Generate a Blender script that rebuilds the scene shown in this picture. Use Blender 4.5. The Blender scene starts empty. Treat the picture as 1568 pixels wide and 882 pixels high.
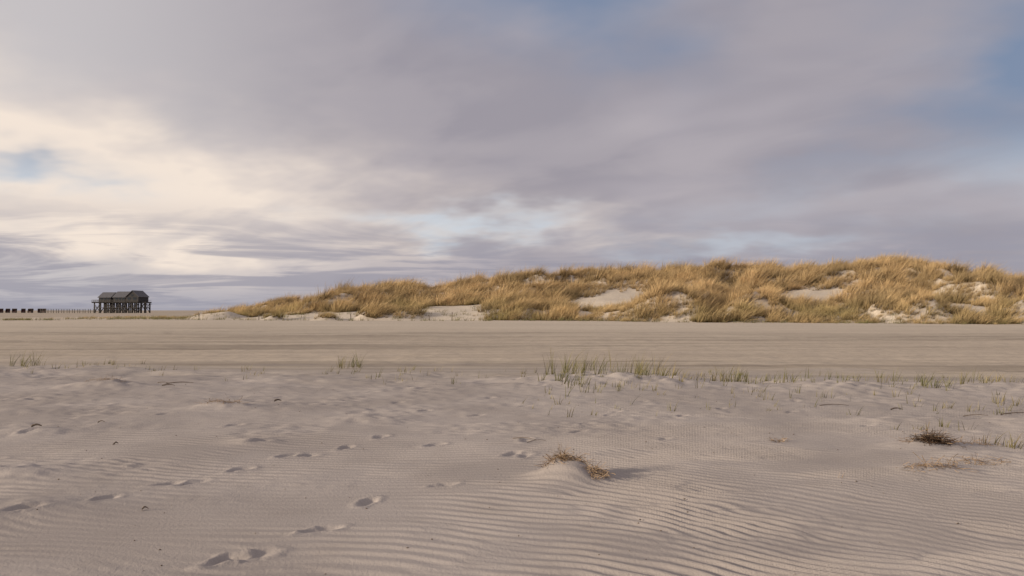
import bpy, math, random
import numpy as np
from mathutils import Vector

rng = np.random.default_rng(7)
random.seed(7)
scene = bpy.context.scene
scene.view_settings.view_transform = 'Standard'
scene.view_settings.look = 'None'
scene.view_settings.exposure = 0

# ------------------------------------------------------------------ noise
def _hash(ix, iy, seed):
    h = (ix.astype(np.int64) * 374761393 + iy.astype(np.int64) * 668265263 + seed * 1442695041) & 0xFFFFFFFF
    h = ((h ^ (h >> 13)) * 1274126177) & 0xFFFFFFFF
    h = (h ^ (h >> 16)) & 0xFFFFFFFF
    return h.astype(np.float64) / 4294967295.0

def vn(x, y, seed=0):
    x = np.asarray(x, float); y = np.asarray(y, float)
    ix = np.floor(x); iy = np.floor(y)
    fx = x - ix; fy = y - iy
    u = fx * fx * fx * (fx * (fx * 6 - 15) + 10); v = fy * fy * fy * (fy * (fy * 6 - 15) + 10)
    a = _hash(ix, iy, seed); b = _hash(ix + 1, iy, seed)
    c = _hash(ix, iy + 1, seed); d = _hash(ix + 1, iy + 1, seed)
    return (a * (1 - u) + b * u) * (1 - v) + (c * (1 - u) + d * u) * v   # 0..1

def fbm(x, y, octv=3, seed=0):
    s = 0; a = 1; t = 0
    for i in range(octv):
        s = s + a * (vn(x * 2 ** i + 13.7 * i, y * 2 ** i - 7.1 * i, seed + i) - 0.5) * 2
        t += a; a *= 0.5
    return s / t       # -1..1

def sst(a, b, x):
    t = np.clip((x - a) / (b - a), 0, 1)
    return t * t * (3 - 2 * t)

# ------------------------------------------------------------------ terrain
def edge_y(x):
    return 20.5 - 0.20 * np.clip(x, -40, 40) + 1.6 * fbm(x * 0.15, x * 0 + 3.3, 2, 51)

FOOT = [(-1.87, 5.21, 1.05), (-1.40, 5.90, .95), (-1.22, 6.78, .95), (-3.90, 6.40, 1.0), (-4.15, 6.1, 1.1), (-3.48, 6.85, .9),
        (-3.2, 7.45, .9), (-2.75, 8.10, .9), (-2.5, 8.87, .9), (-2.3, 8.92, .7), (-1.96, 9.43, .9), (-3.0, 7.5, .7), (-1.7, 5.3, .7),
        (-1.68, 10.2, 1.0), (-0.63, 7.42, .6), (0.0, 9.0, .9), (.14, 8.92, .7), (1.07, 11.3, .9), (1.68, 12.76, .9), (1.5, 12.3, .9),
        (-3.04, 9.66, .9), (0.17, 9.86, .9), (-0.94, 9.66, .9), (-4.98, 7.9, .9), (-6.3, 10.4, .9), (-.55, 12.4, .9),
        (-1.4, 12.8, .9), (3.25, 9.76, .5), (0.9, 10.6, .9), (2.6, 12.2, .9), (-5.6, 8.6, .8), (0.2, 13.5, .9), (-.4, 14.6, .9), (1.1, 14.9, .9),
        (2.3, 14.1, .9), (.6, 16.2, .9), (-1.1, 15.8, .9), (3.4, 13.0, .9), (-2.0, 14.0, .9), (-2.7, 15.5, .9), (-5.3, 12.2, .9), (-3.9, 11.2, .8), (4.4, 12.6, .8),
        (5.0, 14.1, .9), (-6.9, 13.5, .9), (-1.9, 17.3, .9), (.1, 17.6, .9), (4.9, 11.0, .7), (-4.3, 14.8, .9), (1.9, 10.0, .5), (-7.8, 15.1, .9)]
# sand heaps: x, y, rx, ry, h
HEAPS = [(0.60, 7.68, .30, .26, .14), (0.42, 7.80, .22, .16, .07), (4.85, 9.3, .5, .35, .10), (4.15, 7.75, .55, .3, .06), (5.2, 8.6, .6, .3, .07),
         (-4.68, 13.0, .55, .35, .10), (-8.4, 16.5, .8, .5, .13), (-2.17, 11.8, .6, .35, .07), (-3.1, 9.7, .35, .2, .05), (1.2, 17.0, 1.5, 1.0, .13),
         (3.0, 16.8, 1.3, .9, .15), (2.0, 18.6, 1.6, 1.0, .12), (6.4, 15.8, 1.6, 1.0, .12), (-5.0, 7.9, .6, .3, .06), (-4.0, 6.5, .6, .4, .05),
         (5.5, 11.5, .8, .5, .08), (7.2, 11.0, 1.0, .6, .10), (-6.3, 10.5, .4, .25, .06), (9.6, 15.5, 1.6, 1.0, .12), (-8.0, 12.6, .8, .5, .06)]

def ground_h(x, y, ripples=True):
    x = np.asarray(x, float); y = np.asarray(y, float)
    ey = edge_y(x)
    plat = 1 - sst(-1.5, 2.5, y - ey)                 # 1 on the near plateau
    near = 1 - sst(25, 60, y)
    z = -0.12 * (1 - plat) * (1 - sst(60, 90, y))
    z = z + near * (0.05 * fbm(x / 4.5, y / 3.2, 3, 3)) * (0.35 + 0.65 * plat)
    z = z + plat * 0.014 * fbm(x / 1.1, y / .8, 2, 9)
    # hummocky strip along the plateau edge
    strip = np.exp(-((y - ey + 2.0) / 2.2) ** 2)
    z = z + strip * 0.09 * fbm(x / 1.3, y / 1.0, 3, 21)
    # back beach rises gently to the dune foot
    z = z + 0.45 * sst(62, 90, y) * (1 - sst(150, 260, y)) * sst(-110, -55, x)
    z = z + 0.05 * fbm(x / 9, y / 6, 3, 33) * sst(30, 70, y) * (1 - sst(200, 400, y))
    # tyre ruts
    rut = sst(2, 5, y - ey) * (1 - sst(60, 80, y))
    z = z + rut * 0.025 * fbm(x / 14, (y + 0.03 * x) / .35, 3, 77)
    z = z + rut * 0.03 * fbm(x / .9, y / 1.0, 3, 79)
    for (hx, hy, rx, ry, hh) in HEAPS:
        m = (np.abs(x - hx) < 4 * rx) & (np.abs(y - hy) < 4 * ry)
        if m.any():
            xm = x[m] if x.ndim else x; ym = y[m] if y.ndim else y
            wob = 1 + .35 * fbm(xm * 4, ym * 4, 2, 5)
            z[m] += hh * wob * np.exp(-((xm - hx) / rx) ** 2 - ((ym - hy) / ry) ** 2)
    if ripples:
        # wind ripples : warped phase field, crests swing round to the right
        side = sst(-.6, 1.8, x)
        wx = fbm(x / 2.4, y / 2.4, 2, 101)
        ph = y + 0.11 * x + 0.62 * (np.sqrt((x - .5) ** 2 + .5) + x - .5) * .5 + 0.30 * wx + (0.028 + .042 * side) * fbm(x / .36, y / .42, 2, 103) + .07 * fbm(x / 1.0, y / .9, 1, 109)
        k = 2 * np.pi / .14
        p = ph * k
        q = (ph + (.16 + .12 * side) * x + .05 * fbm(x / .5, y / .5, 1, 104)) * k * .86
        mixn = sst(-.1, .2, fbm(x / .6, y / .45, 2, 107)) * (.45 + .45 * side)
        re = (1 - mixn) * np.sin(p + .55 * np.sin(p)) + mixn * np.sin(q + .55 * np.sin(q))
        amp = .0062 + .0078 * side
        amp = amp * (0.25 + 0.75 * sst(-0.5, 0.3, fbm(x / 1.3, y / .9, 3, 111)))
        amp = amp * (.35 + .65 * (1 - sst(8.5, 14, y + 1.2 * fbm(x / 2, y / 2, 2, 115) - side * 2.5))) * (1 - sst(14, 19, y)) * plat
        ftm = np.ones_like(x)
        for (hx, hy, rx, ry, hh) in HEAPS:
            ftm = ftm * (1 - .85 * np.exp(-((x - hx) / (rx * 1.0)) ** 2 - ((y - hy) / (ry * 1.0)) ** 2))
        for (fx, fy, s) in FOOT:
            ftm = ftm * (1 - .7 * np.exp(-((x - fx) / .16) ** 2 - ((y - fy) / .16) ** 2))
        z = z + re * amp * ftm
        # disturbed small scale surface
        z = z + plat * 0.003 * fbm(x / .09, y / .09, 2, 131) * sst(-.1, .5, fbm(x / 1.9 + 5, y / 1.5, 2, 133))
        lump = sst(.3, .6, fbm(x / 2.2 + 9, y / 1.8, 2, 141)) + sst(10, 14, y) * .7
        z = z + plat * 0.017 * lump * fbm(x / .22, y / .2, 2, 143)
        # footprints
        for i, (fx, fy, s) in enumerate(FOOT):
            m = (np.abs(x - fx) < .5) & (np.abs(y - fy) < .5)
            if not m.any():
                continue
            a = math.radians(35 + 22 * math.sin(i * 2.3))
            dx = x[m] - fx; dy = y[m] - fy
            L = dx * math.sin(a) + dy * math.cos(a); W = dx * math.cos(a) - dy * math.sin(a)
            W = W + .03 * fbm(L * 9 + i, W * 9, 2, 151); L = L + .03 * fbm(L * 7 - i, W * 8, 2, 153)
            d = np.sqrt((L / .135) ** 2 + (W / (.060 + .010 * np.sign(L))) ** 2)
            z[m] = z[m] * 1.0 - s * .030 * (1 - sst(.3, 1.25, d)) + s * .011 * np.exp(-((d - 1.5) / .35) ** 2) * (0.4 + .9 * vn(dx * 12, dy * 12, i))
    return z

def grid_mesh(name, X, Y, Z, attrs, mat, smooth=True):
    nr, nc = X.shape
    co = np.stack([X, Y, Z], -1).reshape(-1, 3).astype(np.float32)
    idx = np.arange(nr * nc).reshape(nr, nc)
    f = np.stack([idx[:-1, :-1], idx[:-1, 1:], idx[1:, 1:], idx[1:, :-1]], -1).reshape(-1, 4)
    return raw_mesh(name, co, f, attrs, mat, smooth)

def raw_mesh(name, co, f, attrs, mat, smooth=False, link=True):
    me = bpy.data.meshes.new(name)
    n = f.shape[1]
    me.vertices.add(len(co)); me.vertices.foreach_set('co', np.ascontiguousarray(co, dtype=np.float32).ravel())
    me.loops.add(f.size); me.loops.foreach_set('vertex_index', f.astype(np.int32).ravel())
    me.polygons.add(len(f)); me.polygons.foreach_set('loop_start', (np.arange(len(f)) * n).astype(np.int32))
    me.update(calc_edges=True)
    me.polygons.foreach_set('use_smooth', np.full(len(f), smooth))
    for k, v in attrs.items():
        a = me.attributes.new(k, 'FLOAT', 'POINT'); a.data.foreach_set('value', v.ravel().astype(np.float32))
    me.update()
    if mat: me.materials.append(mat)
    ob = bpy.data.objects.new(name, me)
    if link: scene.collection.objects.link(ob)
    return ob

# ------------------------------------------------------------------ node helpers
class NT:
    def __init__(s, nt): s.nt = nt; s.n = nt.nodes; s.l = nt.links; s.dim = '3D'
    def node(s, t, **k):
        n = s.n.new(t)
        for a, b in k.items(): setattr(n, a, b)
        return n
    def put(s, sock, v):
        if isinstance(v, (int, float)): sock.default_value = v
        elif isinstance(v, (tuple, list)):
            sock.default_value = tuple(v) if len(v) == len(sock.default_value) else tuple(v) + (1,)
        else: s.l.new(v, sock)
    def m(s, op, a, b=0.0, c=None, clamp=False):
        n = s.node('ShaderNodeMath', operation=op, use_clamp=clamp)
        s.put(n.inputs[0], a); s.put(n.inputs[1], b)
        if c is not None: s.put(n.inputs[2], c)
        return n.outputs[0]
    def mix(s, f, a, b, bt='MIX'):
        n = s.node('ShaderNodeMix', data_type='RGBA', blend_type=bt)
        s.put(n.inputs[0], f); s.put(n.inputs[6], a); s.put(n.inputs[7], b)
        return n.outputs[2]
    def noise(s, vec, scale, detail=3, rough=.5, dist=0.0, col=False):
        n = s.node('ShaderNodeTexNoise', noise_dimensions=s.dim)
        s.put(n.inputs['Vector'], vec); n.inputs['Scale'].default_value = scale
        n.inputs['Detail'].default_value = detail; n.inputs['Roughness'].default_value = rough
        n.inputs['Distortion'].default_value = dist
        return n.outputs['Color' if col else 'Fac']
    def rng(s, v, a, b, c=0.0, d=1.0, smooth=True):
        n = s.node('ShaderNodeMapRange', interpolation_type='SMOOTHSTEP' if smooth else 'LINEAR')
        s.put(n.inputs['Value'], v)
        for k, q in zip(('From Min', 'From Max', 'To Min', 'To Max'), (a, b, c, d)): s.put(n.inputs[k], q)
        return n.outputs[0]
    def vscale(s, vec, sc, loc=(0, 0, 0)):
        n = s.node('ShaderNodeMapping'); s.put(n.inputs['Vector'], vec)
        n.inputs['Scale'].default_value = sc; n.inputs['Location'].default_value = loc
        return n.outputs[0]
    def xyz(s, x, y, z):
        n = s.node('ShaderNodeCombineXYZ'); s.put(n.inputs[0], x); s.put(n.inputs[1], y); s.put(n.inputs[2], z); return n.outputs[0]
    def attr(s, name):
        return s.node('ShaderNodeAttribute', attribute_name=name).outputs['Fac']

def new_mat(name):
    m = bpy.data.materials.new(name); m.use_nodes = True
    t = NT(m.node_tree); b = m.node_tree.nodes['Principled BSDF']
    return m, t, b

def simple_mat(name, c1, c2, scale=3, rough=.85, stretch=(1, 1, 1)):
    m, t, b = new_mat(name)
    pos = t.node('ShaderNodeTexCoord').outputs['Object']
    n = t.noise(t.vscale(pos, stretch), scale, 5, .6)
    t.put(b.inputs['Base Color'], t.mix(t.rng(n, .3, .7), c1, c2))
    b.inputs['Roughness'].default_value = rough
    bp = t.node('ShaderNodeBump'); bp.inputs['Strength'].default_value = .3; bp.inputs['Distance'].default_value = .02
    t.put(bp.inputs['Height'], n); t.l.new(bp.outputs[0], b.inputs['Normal'])
    return m

# ------------------------------------------------------------------ sand
def sand_material():
    m = bpy.data.materials.new('sand'); m.use_nodes = True
    t = NT(m.node_tree); t.n.remove(m.node_tree.nodes['Principled BSDF']); t.dim = '2D'
    b = t.node('ShaderNodeBsdfDiffuse')
    t.l.new(b.outputs[0], m.node_tree.nodes['Material Output'].inputs[0])
    pos = t.node('ShaderNodeNewGeometry').outputs['Position']
    flat = t.attr('flat'); dune = t.attr('dune')
    big = t.noise(pos, .45, 2, .55); mid = t.noise(pos, 3.0, 3, .6); fine = t.noise(pos, 150, 1, .6)
    near = t.mix(t.rng(big, .3, .7), (.375, .330, .302), (.440, .390, .357))
    near = t.mix(t.m('MULTIPLY', t.rng(mid, .45, .75), .25), near, (.33, .288, .26))
    near = t.mix(t.m('MULTIPLY', t.rng(fine, .55, .8), .3), near, (.18, .155, .14))
    # damp, driven-over flat; sunnier light than the foreground painted in as paler, warmer sand
    sv = t.vscale(pos, (.045, .7, 1)); s1 = t.noise(sv, 1.0, 5, .7)
    sv2 = t.vscale(pos, (.02, .11, 1), (4, 3, 0)); s2 = t.noise(sv2, 1.0, 3, .55)
    fl = t.mix(t.rng(s1, .36, .64), (.29, .245, .20), (.49, .42, .34))
    fl = t.mix(t.m('MULTIPLY', t.rng(s2, .38, .58), .65), fl, (.52, .44, .355))
    fl = t.mix(t.m('MULTIPLY', t.rng(mid, .45, .75), .4), fl, (.31, .265, .22))
    dn = t.mix(t.rng(mid, .35, .7), (.52, .45, .365), (.60, .52, .43))
    c = t.mix(flat, near, fl)
    c = t.mix(dune, c, dn)
    t.put(b.inputs['Color'], c)
    hgt = t.m('ADD', t.m('MULTIPLY', fine, .35), t.noise(pos, 38, 2, .65))
    bp = t.node('ShaderNodeBump'); bp.inputs['Strength'].default_value = .35; bp.inputs['Distance'].default_value = .014
    t.put(bp.inputs['Height'], hgt)
    t.l.new(bp.outputs[0], b.inputs['Normal'])
    return m
sand = sand_material()

ys = list(-np.geomspace(1, 5000, 40)[::-1]) + [0, 1, 2, 2.6, 3.0]
y = 3.2
while y < 28:
    ys.append(y); y += max(.0165, .0024 * y)
while y < 160:
    ys.append(y); y += .014 * y ** .95
while y < 9000:
    ys.append(y); y *= 1.05
ys = np.array(ys)
s_in = np.arange(-1.0, 1.0001, .0042)
s_out = 1 + np.geomspace(.004, 80, 60)
s_all = np.concatenate([-s_out[::-1], s_in, s_out])
wy_ = np.maximum(ys, 4.0) * .82
X = s_all[None, :] * wy_[:, None]; Y = np.repeat(ys[:, None], len(s_all), 1)
Z = ground_h(X.ravel(), Y.ravel()).reshape(X.shape)
ey = edge_y(X)
flat = sst(-4.0, 6.0, Y - ey + 3.5 * fbm(X / 2.4, Y / 1.1, 4, 61))
dune_a = sst(50, 78, Y + 10 * fbm(X / 14, Y / 3, 3, 63)) * (1 - sst(150, 200, Y)) * .75
ground = grid_mesh('ground', X, Y, Z, {'flat': flat, 'dune': dune_a}, sand)

# ------------------------------------------------------------------ dune
PX = np.array([-120, -85, -70, -62, -50, -42.5, -40.3, -35.8, -34.2, -31.5, -27.1, -22.9, -18.7, -14.5, -10.4, -4.35, 1.57, 7.35, 11.2, 15.9, 20.5, 24.2, 28.2, 29.5,
               34, 38.3, 43.4, 48.4, 55, 58.3, 61.4, 64.6, 68.4, 80, 100, 140, 190])
PH = np.array([0, .1, .6, 1.0, 1.3, 1.6, 2.8, 3.6, 2.8, 3.3, 4.2, 5.2, 5.6, 5.3, 5.8, 6.4, 7.2, 7.1, 7.9, 7.7, 7.4, 8.0, 8.1, 7.6,
               8.0, 7.8, 7.9, 8.6, 8.6, 7.8, 6.9, 6.2, 6.0, 6.2, 6.0, 5.0, 0])
BARE = [(12.5, 101.5, 6.0, 5.2, -.5), (37.5, 97.5, 6.2, 4.0, 0), (-8.0, 98.0, 6.0, 5.5, .0), (-18.5, 96, 5.0, 3.6, 0), (47.5, 84, 1.6, 4.2, 0),
        (-27, 98, 4, 2.6, 0), (7.8, 91, 1.1, 4, 0), (60, 86, 1.4, 2.2, 0)]
GREEN_CL = [(-21.3, 92.0, 1.4), (-15.4, 92.5, 1.9), (-12.2, 92.5, 2.0), (-17.2, 92.5, 1.1), (-28.5, 95, 1.0)]
def dipx(x):      # saddles in front of the two blow-outs
    return np.clip(np.exp(-((x - 11.5) / 4.6) ** 2) + np.exp(-((x - 34.5) / 4.8) ** 2), 0, 1)
def ridge_y(x): return 120 - .2 * x
def foot_y(x): return ridge_y(x) - 31 + 1.5 * fbm(x / 14, x * 0, 2, 201)
FT = np.array([0, .05, .14, .3, .5, .65, .82, 1.0, 1.08]); FH = np.array([0, .09, .22, .29, .40, .56, .85, 1.0, 1.0])
def bareness(x, y, wob=.38, k=1.0):
    b = np.zeros_like(x)
    w = wob * fbm(x / 2.6, y / 2.6, 2, 301)
    for (bx, by, rx, rr, sk) in BARE:
        q = np.sqrt(((x - bx - sk * (by - y)) / rx) ** 2 + ((y - by) / rr) ** 2) + w
        b = np.maximum(b, 1 - sst(.85, 1.05 + .8 * (k - 1), q / k))
    return b

def dune_h(x, y):
    ry = ridge_y(x); fy = foot_y(x)
    t = (y - fy) / (ry - fy)
    top = np.interp(x, PX, PH) - .45 - .75
    top = np.maximum(top, .0)
    prof = np.interp(t, FT, FH)
    # smooth back slope
    prof = np.where(t > 1.05, 1 - sst(1.05, 2.3, t), prof)
    lo = dipx(x) * (1 - sst(.28, .45, t))
    h = top * prof * (1 - .38 * lo)
    env = sst(-.02, .12, t) * (1 - sst(1.5, 2.2, t)) * sst(.2, 4.5, top)
    quiet = 1 - .74 * np.exp(-((t - 1) / .18) ** 2)
    bare = (1 - .95 * bareness(x, y, .15, 1.7)) * (1 - .8 * lo)
    hum = fbm(x / 6.0, y / 6.5, 2, 211)
    hum2 = np.abs(fbm(x / 3.6, y / 3.6, 1, 215))
    h = h + env * quiet * bare * (2.0 * hum + 2.0 * (.42 - hum2))
    # row of grass-topped hummocks right at the foot
    fr = np.exp(-((t - .10) / .09) ** 2) * sst(-4, 3, x)
    h = h + fr * bare * (1.8 * sst(-.3, .4, fbm(x / 4.5, y / 7, 2, 221)) - .1)
    return h

def grass_mask(x, y):
    ry = ridge_y(x); fy = foot_y(x); t = (y - fy) / (ry - fy)
    d = 1 - bareness(x, y)
    right = sst(-6, 2, x)
    low = sst(-.06, -.03, t - .01 + .05 * fbm(x / 2.5, y / 2.5, 2, 305)) * right + (1 - right) * sst(.16, .30, t + .16 * fbm(x / 3, y / 3, 2, 307))
    d = d * low
    d = d * (.35 + .65 * sst(-.75, -.45, fbm(x / 3.4, y / 3.4, 3, 309)))
    top = np.interp(x, PX, PH)
    d = d * (.30 + .70 * sst(1.6, 3.0, top))
    for (cx, cy, r) in GREEN_CL:
        d = np.maximum(d, 1 - sst(.7, 1.1, np.sqrt((x - cx) ** 2 + (y - cy) ** 2) / r))
    return d

dxs = np.arange(-125, 195, .42); dys = np.arange(74, 190, .42)
DX, DY = np.meshgrid(dxs, dys)
def dune_extra(x, y):
    e = 0
    for (cx, cy, r) in GREEN_CL: e = e + .7 * np.exp(-((x - cx) ** 2 + (y - cy) ** 2) / (r * r))
    return e
D = dune_h(DX, DY) + dune_extra(DX, DY)
DG = ground_h(DX.ravel(), DY.ravel(), False).reshape(DX.shape)
DZ = DG + D - .10
DZ += .05 * fbm(DX / 2.6, DY / 2.0, 2, 231)
edge = np.minimum.reduce([DX - dxs[0], dxs[-1] - DX, DY - dys[0], dys[-1] - DY])
DZ -= 1.0 * (1 - sst(0, 4, edge))
grid_mesh('sand_dune', DX, DY, DZ, {'flat': np.zeros_like(DX), 'dune': np.ones_like(DX)}, sand)

# ------------------------------------------------------------------ grass
def blades(n, radius, hmin, hmax, width, lean, droop, seg=3, seed=0, spread=.35):
    r = np.random.default_rng(seed)
    a = r.uniform(0, 2 * np.pi, n); rad = radius * np.sqrt(r.uniform(0, 1, n))
    bx = rad * np.cos(a); by = rad * np.sin(a)
    h = r.uniform(hmin, hmax, n)
    dirx = np.cos(a) * spread * r.uniform(.2, 1.2, n) + lean + r.normal(0, .15, n)
    diry = np.sin(a) * spread * r.uniform(.2, 1.2, n) + r.normal(0, .15, n)
    fa = r.uniform(0, np.pi, n)
    wx = np.cos(fa) * width; wy2 = np.sin(fa) * width * .6
    co = np.zeros((n, seg + 1, 2, 3)); tt = np.zeros((n, seg + 1, 2))
    for k in range(seg + 1):
        t = k / seg
        cx = bx + dirx * h * (t * .45 + droop * t * t)
        cy = by + diry * h * (t * .45 + droop * t * t)
        cz = h * (t - .22 * droop * t * t * t)
        w = (1 - t) ** .7 if t < 1 else .06
        for j, sg in enumerate((-.5, .5)):
            co[:, k, j, 0] = cx + sg * wx * w; co[:, k, j, 1] = cy + sg * wy2 * w; co[:, k, j, 2] = cz
            tt[:, k, j] = t
    base = np.arange(n)[:, None] * (seg + 1) * 2 + np.arange(seg)[None, :] * 2
    f = np.stack([base, base + 1, base + 3, base + 2], -1).reshape(-1, 4)
    rv = np.repeat(r.uniform(0, 1, n), (seg + 1) * 2)
    return co.reshape(-1, 3), f, tt.ravel(), rv

def grass_mat(name, tip, tip2, base, green, gscale=.12, greenamt=(.55, .7), lowgreen=False):
    m = bpy.data.materials.new(name); m.use_nodes = True
    t = NT(m.node_tree)
    t.n.remove(m.node_tree.nodes['Principled BSDF']); out = m.node_tree.nodes['Material Output']
    pos = t.node('ShaderNodeNewGeometry').outputs['Position']
    tt = t.attr('t'); rv = t.attr('rv'); oi = t.attr('cr')
    big = t.noise(pos, gscale, 1, .6)
    c = t.mix(rv, tip, tip2)
    c = t.mix(t.m('MULTIPLY', t.m('POWER', oi, 1.5), .9), c, tuple(v * k for v, k in zip(tip, (.30, .32, .33))))
    gf = t.rng(big, greenamt[0], greenamt[1])
    if lowgreen:      # greener marram low on the dune
        sp_ = t.node('ShaderNodeSeparateXYZ'); t.l.new(pos, sp_.inputs[0])
        gf = t.m('MULTIPLY', t.m('ADD', gf, .40, clamp=True), t.rng(sp_.outputs[2], 4.0, 1.2, .2, 1.0))
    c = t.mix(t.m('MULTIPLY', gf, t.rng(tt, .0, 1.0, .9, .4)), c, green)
    c = t.mix(t.rng(tt, .0, .65, .92, 0.0), c, base)  # dark blade feet: shade low in the clump painted into the colour
    d = t.node('ShaderNodeBsdfDiffuse'); t.put(d.inputs[0], c)
    t.l.new(d.outputs[0], out.inputs[0])
    return m
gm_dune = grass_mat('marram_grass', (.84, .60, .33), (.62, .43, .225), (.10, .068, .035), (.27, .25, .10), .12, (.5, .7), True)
gm_beach = grass_mat('beach_grass', (.26, .23, .11), (.42, .33, .18), (.16, .14, .07), (.14, .16, .06), .4, (.4, .6))
gm_dry = grass_mat('dry_roots', (.42, .30, .20), (.28, .20, .13), (.20, .14, .09), (.3, .2, .13))

NB = 36
SRC = [blades(NB, .36, .55, 1.35, .036, .55, .42, 2, 500 + i, .6) for i in range(8)]
N = 160000
gx = rng.uniform(-66, 106, N); gt = rng.uniform(-.08, 1.12, N)
gy = foot_y(gx) + gt * 31
msk = grass_mask(gx, gy)
keep = rng.uniform(0, 1, N) < msk * (.28)
keep &= (gx < gy * .78) & (gx > -gy * .62)
gx, gy, msk, gt = gx[keep], gy[keep], msk[keep], gt[keep]
gz = ground_h(gx, gy, False) + dune_h(gx, gy) + dune_extra(gx, gy) - .12
topv = np.interp(gx, PX, PH)
sc = (.55 + .45 * msk) * (.5 + .85 * rng.uniform(0, 1, len(gx)) ** 1.8) * (.62 + .8 * sst(-.4, .5, fbm(gx / 1.8, gy / 1.8, 2, 401)))
sc *= (.4 + .6 * sst(1.5, 4.5, topv)) * (1 - .4 * dipx(gx) * (1 - sst(.28, .45, gt)))
ryv = rng.normal(0.0, .15, len(gx)) + .4 * fbm(gx / 4, gy / 4, 2, 403)
rzv = rng.normal(0, .6, len(gx)); pick = rng.integers(0, 8, len(gx))
nclump = len(gx)
allco = np.zeros((nclump, NB * 6, 3), np.float32); alrv = np.zeros((nclump, NB * 6), np.float32)
for i in range(8):
    m_ = pick == i
    c0 = SRC[i][0]
    ca, sa = np.cos(ryv[m_])[:, None], np.sin(ryv[m_])[:, None]
    cb, sb = np.cos(rzv[m_])[:, None], np.sin(rzv[m_])[:, None]
    s_ = sc[m_][:, None]
    x1 = c0[None, :, 0] * cb - c0[None, :, 1] * sb; y1 = c0[None, :, 0] * sb + c0[None, :, 1] * cb; z1 = np.repeat(c0[None, :, 2], len(cb), 0)
    x2 = x1 * ca + z1 * sa; z2 = -x1 * sa + z1 * ca
    allco[m_, :, 0] = x2 * s_ + gx[m_][:, None]; allco[m_, :, 1] = y1 * s_ + gy[m_][:, None]; allco[m_, :, 2] = z2 * s_ + gz[m_][:, None]
    alrv[m_] = SRC[i][3][None, :]
F0 = SRC[0][1]
allf = (F0[None] + (np.arange(nclump) * NB * 6)[:, None, None]).reshape(-1, 4)
# patchy tone : clump random mixed with a 3-4 m patch value
crv = np.clip(.50 * rng.uniform(0, 1, nclump) + .70 * (.5 + .9 * fbm(gx / 2.6, gy / 3.0, 2, 411)) - .08, 0, 1)
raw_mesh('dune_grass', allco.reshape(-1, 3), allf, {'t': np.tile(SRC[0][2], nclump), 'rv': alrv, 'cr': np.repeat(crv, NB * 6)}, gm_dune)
del allco, allf

def blade_group(name, lst, mat, width, lean, seedb, dune=False, spread=.5):
    C = []; F = []; T = []; R = []; Q = []; off = 0
    P = np.array([(a[0], a[1]) for a in lst]); zs = ground_h(P[:, 0], P[:, 1], False) - .015
    if dune: zs = zs + np.maximum(0, dune_h(P[:, 0], P[:, 1]) + dune_extra(P[:, 0], P[:, 1]) - .1)
    for i, (x, y, n, rad, h0, h1) in enumerate(lst):
        co, f, tt, rv = blades(n, rad, h0, h1, width, lean, .4, 3, seedb + i * 7, spread)
        C.append(co + np.array([x, y, zs[i]])); F.append(f + off); T.append(tt); R.append(rv); Q.append(np.full(len(co), random.random())); off += len(co)
    return raw_mesh(name, np.concatenate(C), np.concatenate(F), {'t': np.concatenate(T), 'rv': np.concatenate(R), 'cr': np.concatenate(Q)}, mat)

pl = []
def E(x): return float(edge_y(np.array([x]))[0])
for i in range(620):                              # thin, broken line on the plateau edge
    x = random.uniform(-20, 17)
    dens = vn(np.array([x / 1.1]), np.array([2.2]), 71)[0]
    if random.random() > dens ** 2.2 * 1.5 * (1.0 if x > -1 else .75): continue
    pl.append((x, E(x) - 1.0 + random.gauss(0, 1.3), random.randint(2, 7), random.uniform(.03, .14), .06, random.uniform(.14, .34)))
for i in range(190):                              # scattered sprigs on the right half of the plateau
    x = random.uniform(0, 14); y = random.uniform(12, 19)
    pl.append((x, y, random.randint(1, 5), random.uniform(.02, .1), .05, random.uniform(.10, .28)))
for (cx, cy, n, sx, sy, hh) in [(1.6, 18.5, 18, .3, .9, .75), (2.9, 19.0, 20, .5, .9, .75), (3.4, 17.4, 14, .5, .6, .5), (1.1, 16.2, 11, .25, .6, .46), (2.0, 15.6, 7, .3, .4, .38),
                             (4.7, 17.2, 11, .18, .3, .52), (6.2, 18.0, 10, .5, .5, .42), (8.2, 17.6, 10, .6, .5, .42), (7.9, 15.2, 8, .2, .3, .38), (9.7, 16.6, 12, .8, .6, .42),
                             (8.9, 13.4, 7, .4, .3, .3), (7.0, 12.4, 7, .4, .5, .22), (5.6, 10.5, 5, .4, .3, .18), (-4.9, 24.0, 9, .18, .3, .6), (-14.6, 24, 9, .2, .3, .6), (-12.8, 25, 8, .7, .3, .3),
                             (5.7, 14.8, 7, .7, .4, .24), (-1.5, 22, 5, 1.5, .4, .28), (11.5, 16, 12, 1.0, .9, .38), (5.8, 9.35, 6, .12, .1, .26), (9.0, 12.0, 6, .4, .4, .26), (2.2, 17.2, 9, .8, .9, .34),
                             (4.0, 16.2, 8, .7, .6, .28), (7.2, 9.6, 5, .4, .3, .16), (10.5, 14.4, 8, .7, .5, .3)]:
    for k in range(n):
        pl.append((random.gauss(cx, sx), random.gauss(cy, sy), random.randint(3, 10), random.uniform(.03, .12), hh * .4, hh * random.uniform(.55, 1.1)))
blade_group('beach_grass', pl, gm_beach, .013, .25, 900)

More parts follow.
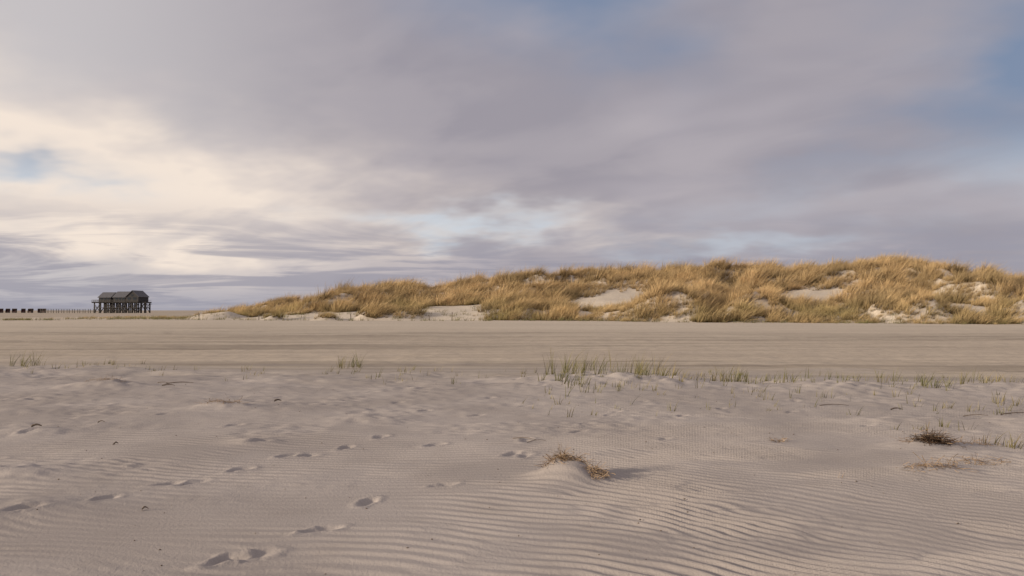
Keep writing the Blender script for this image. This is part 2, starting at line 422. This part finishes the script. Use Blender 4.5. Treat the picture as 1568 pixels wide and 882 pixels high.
# low grass on the sandy foot and the far left of the dune
low = []
for i in range(60):
    low.append((random.gauss(-57, 2.0), random.gauss(92, 1.0), 18, .3, .15, .4))
for i in range(1000):
    x = random.uniform(-58, -2); y = random.uniform(85, 110) - .22 * x
    if fbm(np.array([x / 3.5]), np.array([y / 2.5]), 2, 555)[0] < .0: continue
    low.append((x, y, 14, .35, .15, random.uniform(.3, .7)))
for i in range(340):
    x = random.uniform(0, 70)
    low.append((x, float(foot_y(np.array([x]))[0]) + random.uniform(-2.5, 1.0), 14, .3, .15, random.uniform(.25, .7)))
blade_group('low_dune_grass', low, gm_beach, .03, .3, 3000, True)

# ---- dried root / seaweed clumps lying on the sand
def fibre_clump(name, cx, cy, rx, ry, hgt, n, mat, seed, length=.14, w=.005):
    r = np.random.default_rng(seed); C = []; F = []; T = []; R = []; off = 0; seg = 5
    for i in range(n):
        a = r.uniform(0, 2 * np.pi); q = r.uniform(0, 1) ** .6
        x = cx + rx * q * math.cos(a); y = cy + ry * q * math.sin(a)
        g = ground_h(np.array([x]), np.array([y]), False)[0]
        p = np.array([x, y, g + r.uniform(0, hgt) * (1 - q * q)])
        th = r.uniform(0, 2 * np.pi); el = r.normal(.15, .45); L = length * r.uniform(.4, 1.5)
        pts = []
        for k in range(seg + 1):
            pts.append(p.copy())
            p = p + L / seg * np.array([math.cos(th) * math.cos(el), math.sin(th) * math.cos(el), math.sin(el)])
            th += r.normal(0, .5); el = el * .8 + r.normal(-.08, .25)
            p[2] = max(p[2], g - .01)
        pts = np.array(pts); side = np.array([-math.sin(th), math.cos(th), .6]) * w * r.uniform(.5, 1.3) / 2
        co = np.stack([pts - side, pts + side], 1).reshape(-1, 3)
        b = off + np.arange(seg) * 2
        C.append(co); F.append(np.stack([b, b + 1, b + 3, b + 2], -1)); off += len(co)
        T.append(np.repeat(np.linspace(.2, 1, seg + 1), 2)); R.append(np.full(len(co), r.uniform()))
    return raw_mesh(name, np.concatenate(C), np.concatenate(F), {'t': np.concatenate(T), 'rv': np.concatenate(R)}, mat)
gm_dark = grass_mat('dark_roots', (.10, .06, .04), (.05, .03, .02), (.03, .02, .015), (.06, .04, .02))
fibre_clump('dried_grass_clump', .50, 7.80, .20, .10, .05, 330, gm_dry, 1, .11)
fibre_clump('dried_grass_clump', .80, 7.58, .11, .12, .04, 190, gm_dry, 2, .10)
fibre_clump('root_clump', 4.85, 9.25, .20, .12, .07, 420, gm_dark, 3)
fibre_clump('root_clump', 4.9, 9.3, .36, .16, .10, 120, gm_dry, 4)
fibre_clump('dried_grass_clump', 4.05, 7.75, .30, .12, .02, 130, gm_dry, 5)
fibre_clump('dried_grass_clump', 4.75, 8.2, .30, .14, .02, 90, gm_dry, 6)
fibre_clump('dried_grass_clump', 5.5, 9.5, .25, .12, .02, 60, gm_dry, 7)
fibre_clump('dried_grass_clump', 3.25, 9.76, .12, .05, .02, 40, gm_dry, 8)
fibre_clump('dried_grass_clump', -4.68, 13.0, .40, .15, .03, 110, gm_dry, 9)
fibre_clump('dried_grass_clump', -8.4, 16.5, .45, .15, .03, 110, gm_dry, 10)
blade_group('dry_grass_tuft', [(.50, 7.75, 7, .05, .08, .24), (.40, 7.8, 5, .08, .06, .16), (4.9, 9.35, 8, .1, .1, .28), (5.6, 9.6, 8, .1, .08, .22), (3.1, 7.6, 3, .04, .05, .1), (4.3, 8.0, 5, .1, .05, .12)], gm_dry, .007, .1, 77)

# ---- twigs : curved tapered sticks
wood = simple_mat('driftwood', (.16, .12, .09), (.09, .065, .05), 40)
def stick(name, x, y, L, r, ang, arch=.02):
    r_ = random.Random(int(abs(x * 1000)))
    n = 8; sides = 6; co = []; f = []
    for k in range(n + 1):
        t = k / n; px = x + math.cos(ang) * (t - .5) * L + r_.gauss(0, L * .015); py = y + math.sin(ang) * (t - .5) * L
        pz = ground_h(np.array([px]), np.array([py]), False)[0] + r + arch * math.sin(t * 3.1)
        rad = r * (1 - .6 * t) * r_.uniform(.85, 1.15)
        for j in range(sides):
            q = 2 * math.pi * j / sides
            co.append((px - math.sin(ang) * math.cos(q) * rad, py + math.cos(ang) * math.cos(q) * rad, pz + math.sin(q) * rad))
    for k in range(n):
        for j in range(sides):
            j2 = (j + 1) % sides
            f.append((k * sides + j, k * sides + j2, (k + 1) * sides + j2, (k + 1) * sides + j))
    return raw_mesh(name, np.array(co), np.array(f), {}, wood, True)
for (x, y, L, r, a) in [(-7.1, 17.1, .55, .013, .1), (-7.6, 17.4, .3, .01, -.3), (-7.05, 16.4, .25, .016, .05), (-4.1, 14.0, .12, .02, .3), (.15, 9.9, .35, .006, -.5), (.3, 9.7, .25, .005, .4),
                        (-4.75, 9.6, .06, .012, 1.2), (-5.8, 11.3, .1, .01, 0), (-2.95, 6.45, .05, .01, .5), (6.2, 12.9, .2, .013, .2), (5.4, 13.4, .5, .008, .1), (6.9, 11.9, .35, .008, -.1),
                        (-6.3, 10.6, .12, .02, .1), (7.6, 12.0, .6, .01, .12)]:
    stick('twig', x, y, L, r, a)
def pebbles():
    C = []; F = []; off = 0; r = random.Random(4)
    oct_ = np.array([(1, 0, 0), (-1, 0, 0), (0, 1, 0), (0, -1, 0), (0, 0, 1), (0, 0, -1)], float)
    tri = np.array([(0, 2, 4), (2, 1, 4), (1, 3, 4), (3, 0, 4), (2, 0, 5), (1, 2, 5), (3, 1, 5), (0, 3, 5)])
    for i in range(420):
        y = 4.5 + 18 * r.random() ** 1.1; x = r.uniform(-.66, .66) * y
        s = r.uniform(.003, .009)
        z = ground_h(np.array([x]), np.array([y]), False)[0] + .004
        C.append(oct_ * np.array([s * r.uniform(.8, 2), s, s * .7]) + np.array([x, y, z])); F.append(tri + off); off += 6
    raw_mesh('beach_debris', np.concatenate(C), np.concatenate(F), {}, wood, True)
pebbles()

# ------------------------------------------------------------------ boxes for built things
class Part:
    def __init__(s): s.co = []; s.f = []
    def box(s, x0, x1, y0, y1, z0, z1):
        b = len(s.co)
        s.co += [(x0, y0, z0), (x1, y0, z0), (x1, y1, z0), (x0, y1, z0), (x0, y0, z1), (x1, y0, z1), (x1, y1, z1), (x0, y1, z1)]
        s.f += [tuple(b + i for i in q) for q in ((0, 3, 2, 1), (4, 5, 6, 7), (0, 1, 5, 4), (1, 2, 6, 5), (2, 3, 7, 6), (3, 0, 4, 7))]
    def beam(s, p, q, w):
        p = Vector(p); q = Vector(q); d = (q - p).normalized()
        a = d.cross(Vector((0, 0, 1)));  a = Vector((1, 0, 0)) if a.length < .01 else a.normalized()
        c = d.cross(a).normalized(); b = len(s.co)
        for e in (p, q):
            for (i, j) in ((-1, -1), (1, -1), (1, 1), (-1, 1)): s.co.append(tuple(e + a * i * w / 2 + c * j * w / 2))
        s.f += [tuple(b + i for i in q_) for q_ in ((0, 1, 2, 3), (7, 6, 5, 4), (0, 4, 5, 1), (1, 5, 6, 2), (2, 6, 7, 3), (3, 7, 4, 0))]
    def poly(s, pts):
        b = len(s.co); s.co += [tuple(p) for p in pts]; s.f.append(tuple(range(b, b + len(pts))))
    def obj(s, name, mat, parent=None):
        me = bpy.data.meshes.new(name); me.from_pydata(s.co, [], s.f); me.update(); me.materials.append(mat)
        o = bpy.data.objects.new(name, me); scene.collection.objects.link(o)
        if parent: o.parent = parent
        return o
def empty(name, loc=(0, 0, 0), rz=0):
    e = bpy.data.objects.new(name, None); e.location = loc; e.rotation_euler[2] = rz; scene.collection.objects.link(e); return e

m_pile = simple_mat('pile_wood', (.07, .06, .055), (.04, .035, .03), 2)
m_wall = simple_mat('dark_cladding', (.055, .050, .052), (.033, .031, .033), 3, stretch=(4, 4, .3))
m_roof = simple_mat('roof_sheeting', (.13, .125, .135), (.09, .087, .095), 1.5)
m_rail = simple_mat('railing_wood', (.13, .115, .10), (.08, .07, .06), 2)
m_glass, tg, bg = new_mat('window_glass'); bg.inputs['Base Color'].default_value = (.03, .035, .04, 1); bg.inputs['Roughness'].default_value = .1

# stilt house : local coords, x along the front, z up. deck 29 m long
H = empty('stilt_house', (-219.5, 450, 0), math.radians(-4))
dk = Part(); dk.box(-14.5, 12.2, -7, 8, 6.0, 6.35); dk.box(12.2, 15.2, -4.0, 3, 5.0, 5.2)
for i in range(14): dk.box(-14.3 + i * 2, -14.05 + i * 2, -7.2, 8.2, 5.65, 5.995)
dk.obj('deck', m_pile, H)
pi_ = Part()
xs = [-13.2, -9.6, -6.0, -2.4, 1.2, 4.8, 8.4, 11.4]; yy = [-6.2, -1.5, 3.2, 7.4]
for x in xs:
    for y in yy: pi_.beam((x, y, -.5), (x, y, 5.64), .5)
for y in (yy[0], yy[3]):
    for i in range(len(xs) - 1):
        pi_.beam((xs[i], y - .3, .6), (xs[i + 1], y - .3, 5.3), .24)
        if i % 2 == 0: pi_.beam((xs[i + 1], y - .55, .6), (xs[i], y - .55, 5.3), .24)
    pi_.beam((xs[0], y - .8, 3.0), (xs[-1], y - .8, 3.0), .25)
for x in xs:
    pi_.beam((x + .4, yy[0], .8), (x + .4, yy[1], 5.3), .2); pi_.beam((x + .4, yy[3], .8), (x + .4, yy[2], 5.3), .2)
pi_.obj('piles', m_pile, H)
def gable_x(P, R, x0, x1, y0, y1, z0, ze, zr):
    """ridge along x"""
    ym = (y0 + y1) / 2; P.box(x0, x1, y0, y1, z0, ze)
    for x in (x0, x1): P.poly([(x, y0, ze), (x, y1, ze), (x, ym, zr - .15)])
    o = .5; sl = (zr - ze) / (ym - y0)
    for (ya, s) in ((y0, -1), (y1, 1)):
        a0 = (x0 - o, ya + s * o, ze - o * sl); a1 = (x1 + o, ya + s * o, ze - o * sl); b1 = (x1 + o, ym, zr); b0 = (x0 - o, ym, zr)
        th = Vector((0, 0, .22)); up = [Vector(v) + th for v in (a0, a1, b1, b0)]
        R.poly([a0, a1, b1, b0]); R.poly(up)
        q = [Vector(v) for v in (a0, a1, b1, b0)]
        for i in range(4): R.poly([q[i], q[(i + 1) % 4], up[(i + 1) % 4], up[i]])
def gable_y(P, R, x0, x1, y0, y1, z0, ze, zr):
    xm = (x0 + x1) / 2; P.box(x0, x1, y0, y1, z0, ze)
    for y in (y0, y1): P.poly([(x0, y, ze), (x1, y, ze), (xm, y, zr - .15)])
    o = .4; sl = (zr - ze) / (xm - x0)
    for (xa, s) in ((x0, -1), (x1, 1)):
        a0 = (xa + s * o, y0 - o, ze - o * sl); a1 = (xa + s * o, y1 + o, ze - o * sl); b1 = (xm, y1 + o, zr); b0 = (xm, y0 - o, zr)
        th = Vector((0, 0, .22)); q = [Vector(v) for v in (a0, a1, b1, b0)]; up = [v + th for v in q]
        R.poly(q); R.poly(up)
        for i in range(4): R.poly([q[i], q[(i + 1) % 4], up[(i + 1) % 4], up[i]])
W = Part(); R = Part()
gable_x(W, R, -12.4, -5.6, -3.5, 6, 6.36, 8.9, 11.6)
gable_x(W, R, -3.6, 3.4, -4.0, 6, 6.36, 9.0, 12.0)
gable_y(W, R, 4.5, 11.6, -5.2, 5.5, 6.36, 9.3, 12.5)
W.box(-5.595, -3.605, -2, 4, 6.36, 8.8); W.box(3.405, 4.495, -2, 4, 6.36, 9.0)
W.obj('walls', m_wall, H); R.obj('roof', m_roof, H)
G = Part()
for x in (-11.2, -9.2, -7.4): G.box(x, x + 1.1, -3.56, -3.503, 7.1, 8.4)
for x in (-2.4, -.4, 1.6): G.box(x, x + 1.2, -4.06, -4.003, 7.0, 8.5)
G.box(5.4, 7.0, -5.26, -5.203, 6.9, 8.8); G.box(8.6, 10.4, -5.26, -5.203, 6.9, 8.8); G.box(7.4, 8.6, -5.26, -5.203, 9.4, 10.5)
G.obj('windows', m_glass, H)
rl = Part()
for z in (6.9, 7.4): rl.beam((-14.4, -6.9, z), (12.1, -6.9, z), .1); rl.beam((-14.4, -6.9, z), (-14.4, 7.9, z), .1); rl.beam((12.1, -6.9, z), (12.1, 7.9, z), .1)
for i in range(27): rl.beam((-14.4 + i * 1.02, -6.9, 6.35), (-14.4 + i * 1.02, -6.9, 7.45), .09)
for i in range(12): rl.beam((-14.4, -6.9 + i * 1.3, 6.35), (-14.4, -6.9 + i * 1.3, 7.45), .09)
for i in range(4): rl.beam((12.4 + i * .9, -3.9, 5.2), (12.4 + i * .9, -3.9, 6.3), .1)
rl.beam((12.4, -3.9, 6.3), (15.2, -3.9, 6.3), .1)
for i in range(12): rl.box(15.2 - i * .35 + .1, 15.4 - i * .35 + .3, -5.2, -4.05, 4.8 - i * .4, 4.9 - i * .4)
rl.beam((15.4, -5.2, 5.9), (11.4, -5.2, 1.0), .14); rl.beam((14.6, -3, 0), (14.6, -3, 5), .3); rl.beam((14.6, 2, 0), (14.6, 2, 5), .3)
rl.obj('railings', m_rail, H)

# footbridge from the left to the house
B = empty('wooden_footbridge'); p = Part(); q = Part()
p.box(-266, -234.5, 449, 451.4, .95, 1.12)
for i in range(11): q.beam((-265.8 + i * 3, 449.1, -.3), (-265.8 + i * 3, 449.1, 2.3), .22); q.beam((-265.8 + i * 3, 451.3, -.3), (-265.8 + i * 3, 451.3, 2.3), .22)
q.beam((-266, 449.1, 2.3), (-234.5, 449.1, 2.3), .12); q.beam((-266, 451.3, 2.3), (-234.5, 451.3, 2.3), .12); q.beam((-266, 449.1, 1.6), (-234.5, 449.1, 1.6), .1)
p.obj('walkway', m_rail, B); q.obj('posts_and_rails', m_rail, B)

# beach chairs (hooded wicker)
m_wick = simple_mat('wicker', (.085, .06, .05), (.05, .035, .03), 6); m_cush = simple_mat('striped_cloth', (.16, .07, .06), (.10, .05, .05), 3)
chair_meshes = None
for i in range(10):
    x = -300 + i * 3.3 + random.uniform(-.8, .8)
    c = empty('beach_chair', (x * 1.0, 462 + random.uniform(-3, 3), .0), random.uniform(-.5, .5)); c.scale = (1.4, 1.4, 1.4)
    if chair_meshes is None:
        a_ = Part(); a_.box(-.72, .72, -.45, .5, .08, .45); a_.box(-.72, -.58, -.5, .5, .452, 1.0); a_.box(.58, .72, -.5, .5, .452, 1.0)
        for (xa, xb) in ((-.72, -.62), (.62, .72)):
            for X0 in (xa, xb): a_.poly([(X0, -.35, 1.002), (X0, .5, 1.002), (X0, .72, 1.75), (X0, .1, 1.85), (X0, -.3, 1.6)])
        a_.poly([(-.72, .5, .452), (.72, .5, .452), (.72, .72, 1.75), (-.72, .72, 1.75)])
        a_.poly([(-.72, .72, 1.75), (.72, .72, 1.75), (.72, .1, 1.85), (-.72, .1, 1.85)])
        a_.poly([(-.72, .1, 1.851), (.72, .1, 1.851), (.72, -.3, 1.6), (-.72, -.3, 1.6)])
        o1 = a_.obj('wicker_hood', m_wick, c)
        b_ = Part(); b_.box(-.57, .57, -.46, .35, .455, .6); b_.box(-.57, .57, .36, .48, .5, 1.4)
        o2 = b_.obj('cushions', m_cush, c); chair_meshes = (o1.data, o2.data)
    else:
        for d in chair_meshes:
            o = bpy.data.objects.new(d.name, d); o.parent = c; scene.collection.objects.link(o)

# a few weathered fence posts at the dune foot
m_post = simple_mat('fence_post', (.22, .18, .14), (.14, .11, .09), 6)
FP = Part(); prev = None
for i, x in enumerate([-38, -30.2, -18.6, -16.9, -12.1, -9.3, -6.8]):
    y = float(foot_y(np.array([x]))[0]) - .3 + random.uniform(-.4, .4)
    z = float(ground_h(np.array([x]), np.array([y]), False)[0]); top = z + random.uniform(.6, 1.0); lx = random.uniform(-.1, .1)
    FP.beam((x, y, z - .3), (x + lx, y, top), .08)
    if prev and i > 2: FP.beam(prev, (x + lx, y, top - .15), .012)
    prev = (x + lx, y, top - .15)
FP.obj('fence', m_post)

# ------------------------------------------------------------------ light
AZ, EL = math.radians(-110), math.radians(13.5)
S = Vector((math.sin(AZ) * math.cos(EL), math.cos(AZ) * math.cos(EL), math.sin(EL)))
ld = bpy.data.lights.new('sun', 'SUN'); ld.energy = 4.4; ld.angle = math.radians(3); ld.color = (1, .85, .66)
lo = bpy.data.objects.new('sun', ld); lo.rotation_euler = S.to_track_quat('Z', 'Y').to_euler(); scene.collection.objects.link(lo)

w = bpy.data.worlds.new('World'); scene.world = w; w.use_nodes = True
try:
    w.cycles.sampling_method = 'MANUAL'; w.cycles.sample_map_resolution = 256
except Exception as e: print(e)
t = NT(w.node_tree); bgn = w.node_tree.nodes['Background']; t.dim = '2D'
sky = t.node('ShaderNodeTexSky', sky_type='NISHITA', sun_disc=False, sun_elevation=EL, sun_rotation=AZ % (2 * math.pi))
d = t.node('ShaderNodeTexCoord').outputs['Generated']
sp = t.node('ShaderNodeSeparateXYZ'); t.l.new(d, sp.inputs[0]); x, y, z = sp.outputs
az0 = t.m('MULTIPLY', t.m('ARCTAN2', x, y), 57.2958)
el0 = t.m('MULTIPLY', t.m('ARCSINE', z), 57.2958)
zz = t.m('ADD', t.m('MAXIMUM', z, 0.0), .26)
pl_ = t.xyz(t.m('DIVIDE', x, zz), t.m('DIVIDE', y, zz), 0.0)            # cloud deck projection
zl = t.m('ADD', t.m('MAXIMUM', z, 0.0), .065)
pll = t.xyz(t.m('DIVIDE', x, zl), t.m('DIVIDE', y, zl), 0.0)            # lower, more distant bank
rotm = t.node('ShaderNodeMapping'); t.l.new(pl_, rotm.inputs[0]); rotm.inputs['Rotation'].default_value = (0, 0, math.radians(35))
deck = rotm.outputs[0]
n_big = t.noise(t.vscale(deck, (1.1, 1.7, 1), (2, 0, 0)), 1.0, 3, .45)
n_soft = t.noise(t.vscale(deck, (1.8, 3.0, 1), (7, 2, 0)), 1.0, 4, .5, .3)
n_str = t.noise(t.vscale(pll, (.45, .6, 1), (3.1, 1.7, 0)), 1.0, 5, .6, .4)
wv = t.node('ShaderNodeSeparateColor'); t.l.new(t.noise(t.vscale(pl_, (1.7, 2.0, 1), (1, 5, 0)), 1.0, 4, .55, 0, True), wv.inputs[0])
az = t.m('ADD', az0, t.m('MULTIPLY', t.m('SUBTRACT', wv.outputs[0], .5), 24.0))
elw = t.rng(el0, 0, 20, 5, 14, False)
el = t.m('ADD', el0, t.m('MULTIPLY', t.m('SUBTRACT', wv.outputs[1], .5), elw))
def blob(a0, e0, sa, se, k=1.0, tilt=0.0):
    da = t.m('SUBTRACT', az, a0); de = t.m('SUBTRACT', t.m('SUBTRACT', el, e0), t.m('MULTIPLY', da, tilt))
    a = t.m('POWER', t.m('ABSOLUTE', t.m('DIVIDE', da, sa)), 2.0); b = t.m('POWER', t.m('ABSOLUTE', t.m('DIVIDE', de, se)), 2.0)
    return t.m('MULTIPLY', t.m('EXPONENT', t.m('MULTIPLY', t.m('ADD', a, b), -1.0)), k)
def addm(*a):
    r = a[0]
    for q in a[1:]: r = t.m('ADD', r, q)
    return r
# cloud colour
c = t.mix(t.rng(n_big, .34, .66), (.335, .312, .355), (.44, .405, .44))
c = t.mix(t.rng(az0, -6, -34, 0, .9), c, (.59, .56, .57))                       # lighter towards the left
c = t.mix(t.m('MULTIPLY', t.rng(n_soft, .42, .66), .28), c, (.51, .465, .485))
warm = t.m('MULTIPLY', addm(blob(-38, 10.0, 23, 5.0, 1.3, -.14), blob(-24, 8, 13, 2.8, .7, -.1), blob(-30, 4.5, 12, 1.0, .5), blob(0, 6.0, 11, 1.0, .55)), t.rng(n_soft, .3, .6, .55, 1.0))
c = t.mix(t.m('MINIMUM', warm, 1.0), c, (.90, .78, .68))
# grey streaky bank near the horizon
bank = t.m('MULTIPLY', t.rng(el0, 8.0, 3.5), t.rng(n_str, .40, .58))
c = t.mix(t.m('MULTIPLY', bank, .75), c, (.32, .31, .37))
# clear gaps
gap = addm(blob(4, 22, 9, 4.4, .95), blob(36, 16, 8, 7, 1.0), blob(24, 10, 9, 1.6, .3, .25), blob(-4, 6.2, 6, .8, .85), blob(-31, 8.8, 5, 1.2, .8), blob(16, 4.8, 6, .9, .55), blob(60, 30, 25, 18, .5))
gap = t.m('MULTIPLY', gap, t.rng(n_big, .3, .6, .75, 1.05), clamp=True)
skc = t.mix(1.0, sky.outputs[0], (.10, .10, .10), 'MULTIPLY')
pale = t.rng(el0, 12, 6)
blue = t.mix(pale, (.21, .265, .39), (.60, .69, .80))
blue = t.mix(.12, blue, skc)
c = t.mix(gap, c, blue)
c = t.mix(t.rng(el0, 2.2, 0.0, 0, .6), c, (.33, .33, .40))
t.l.new(c, bgn.inputs[0]); bgn.inputs[1].default_value = 1.0

# ------------------------------------------------------------------ camera
cd = bpy.data.cameras.new('camera'); cd.lens = 28; cd.sensor_width = 36; cd.clip_end = 20000; cd.clip_start = .05
co_ = bpy.data.objects.new('camera', cd); co_.location = (0, 0, 1.6); co_.rotation_euler = (math.radians(90 + 1.6), 0, 0)
scene.collection.objects.link(co_); scene.camera = co_
print('clumps', nclump)
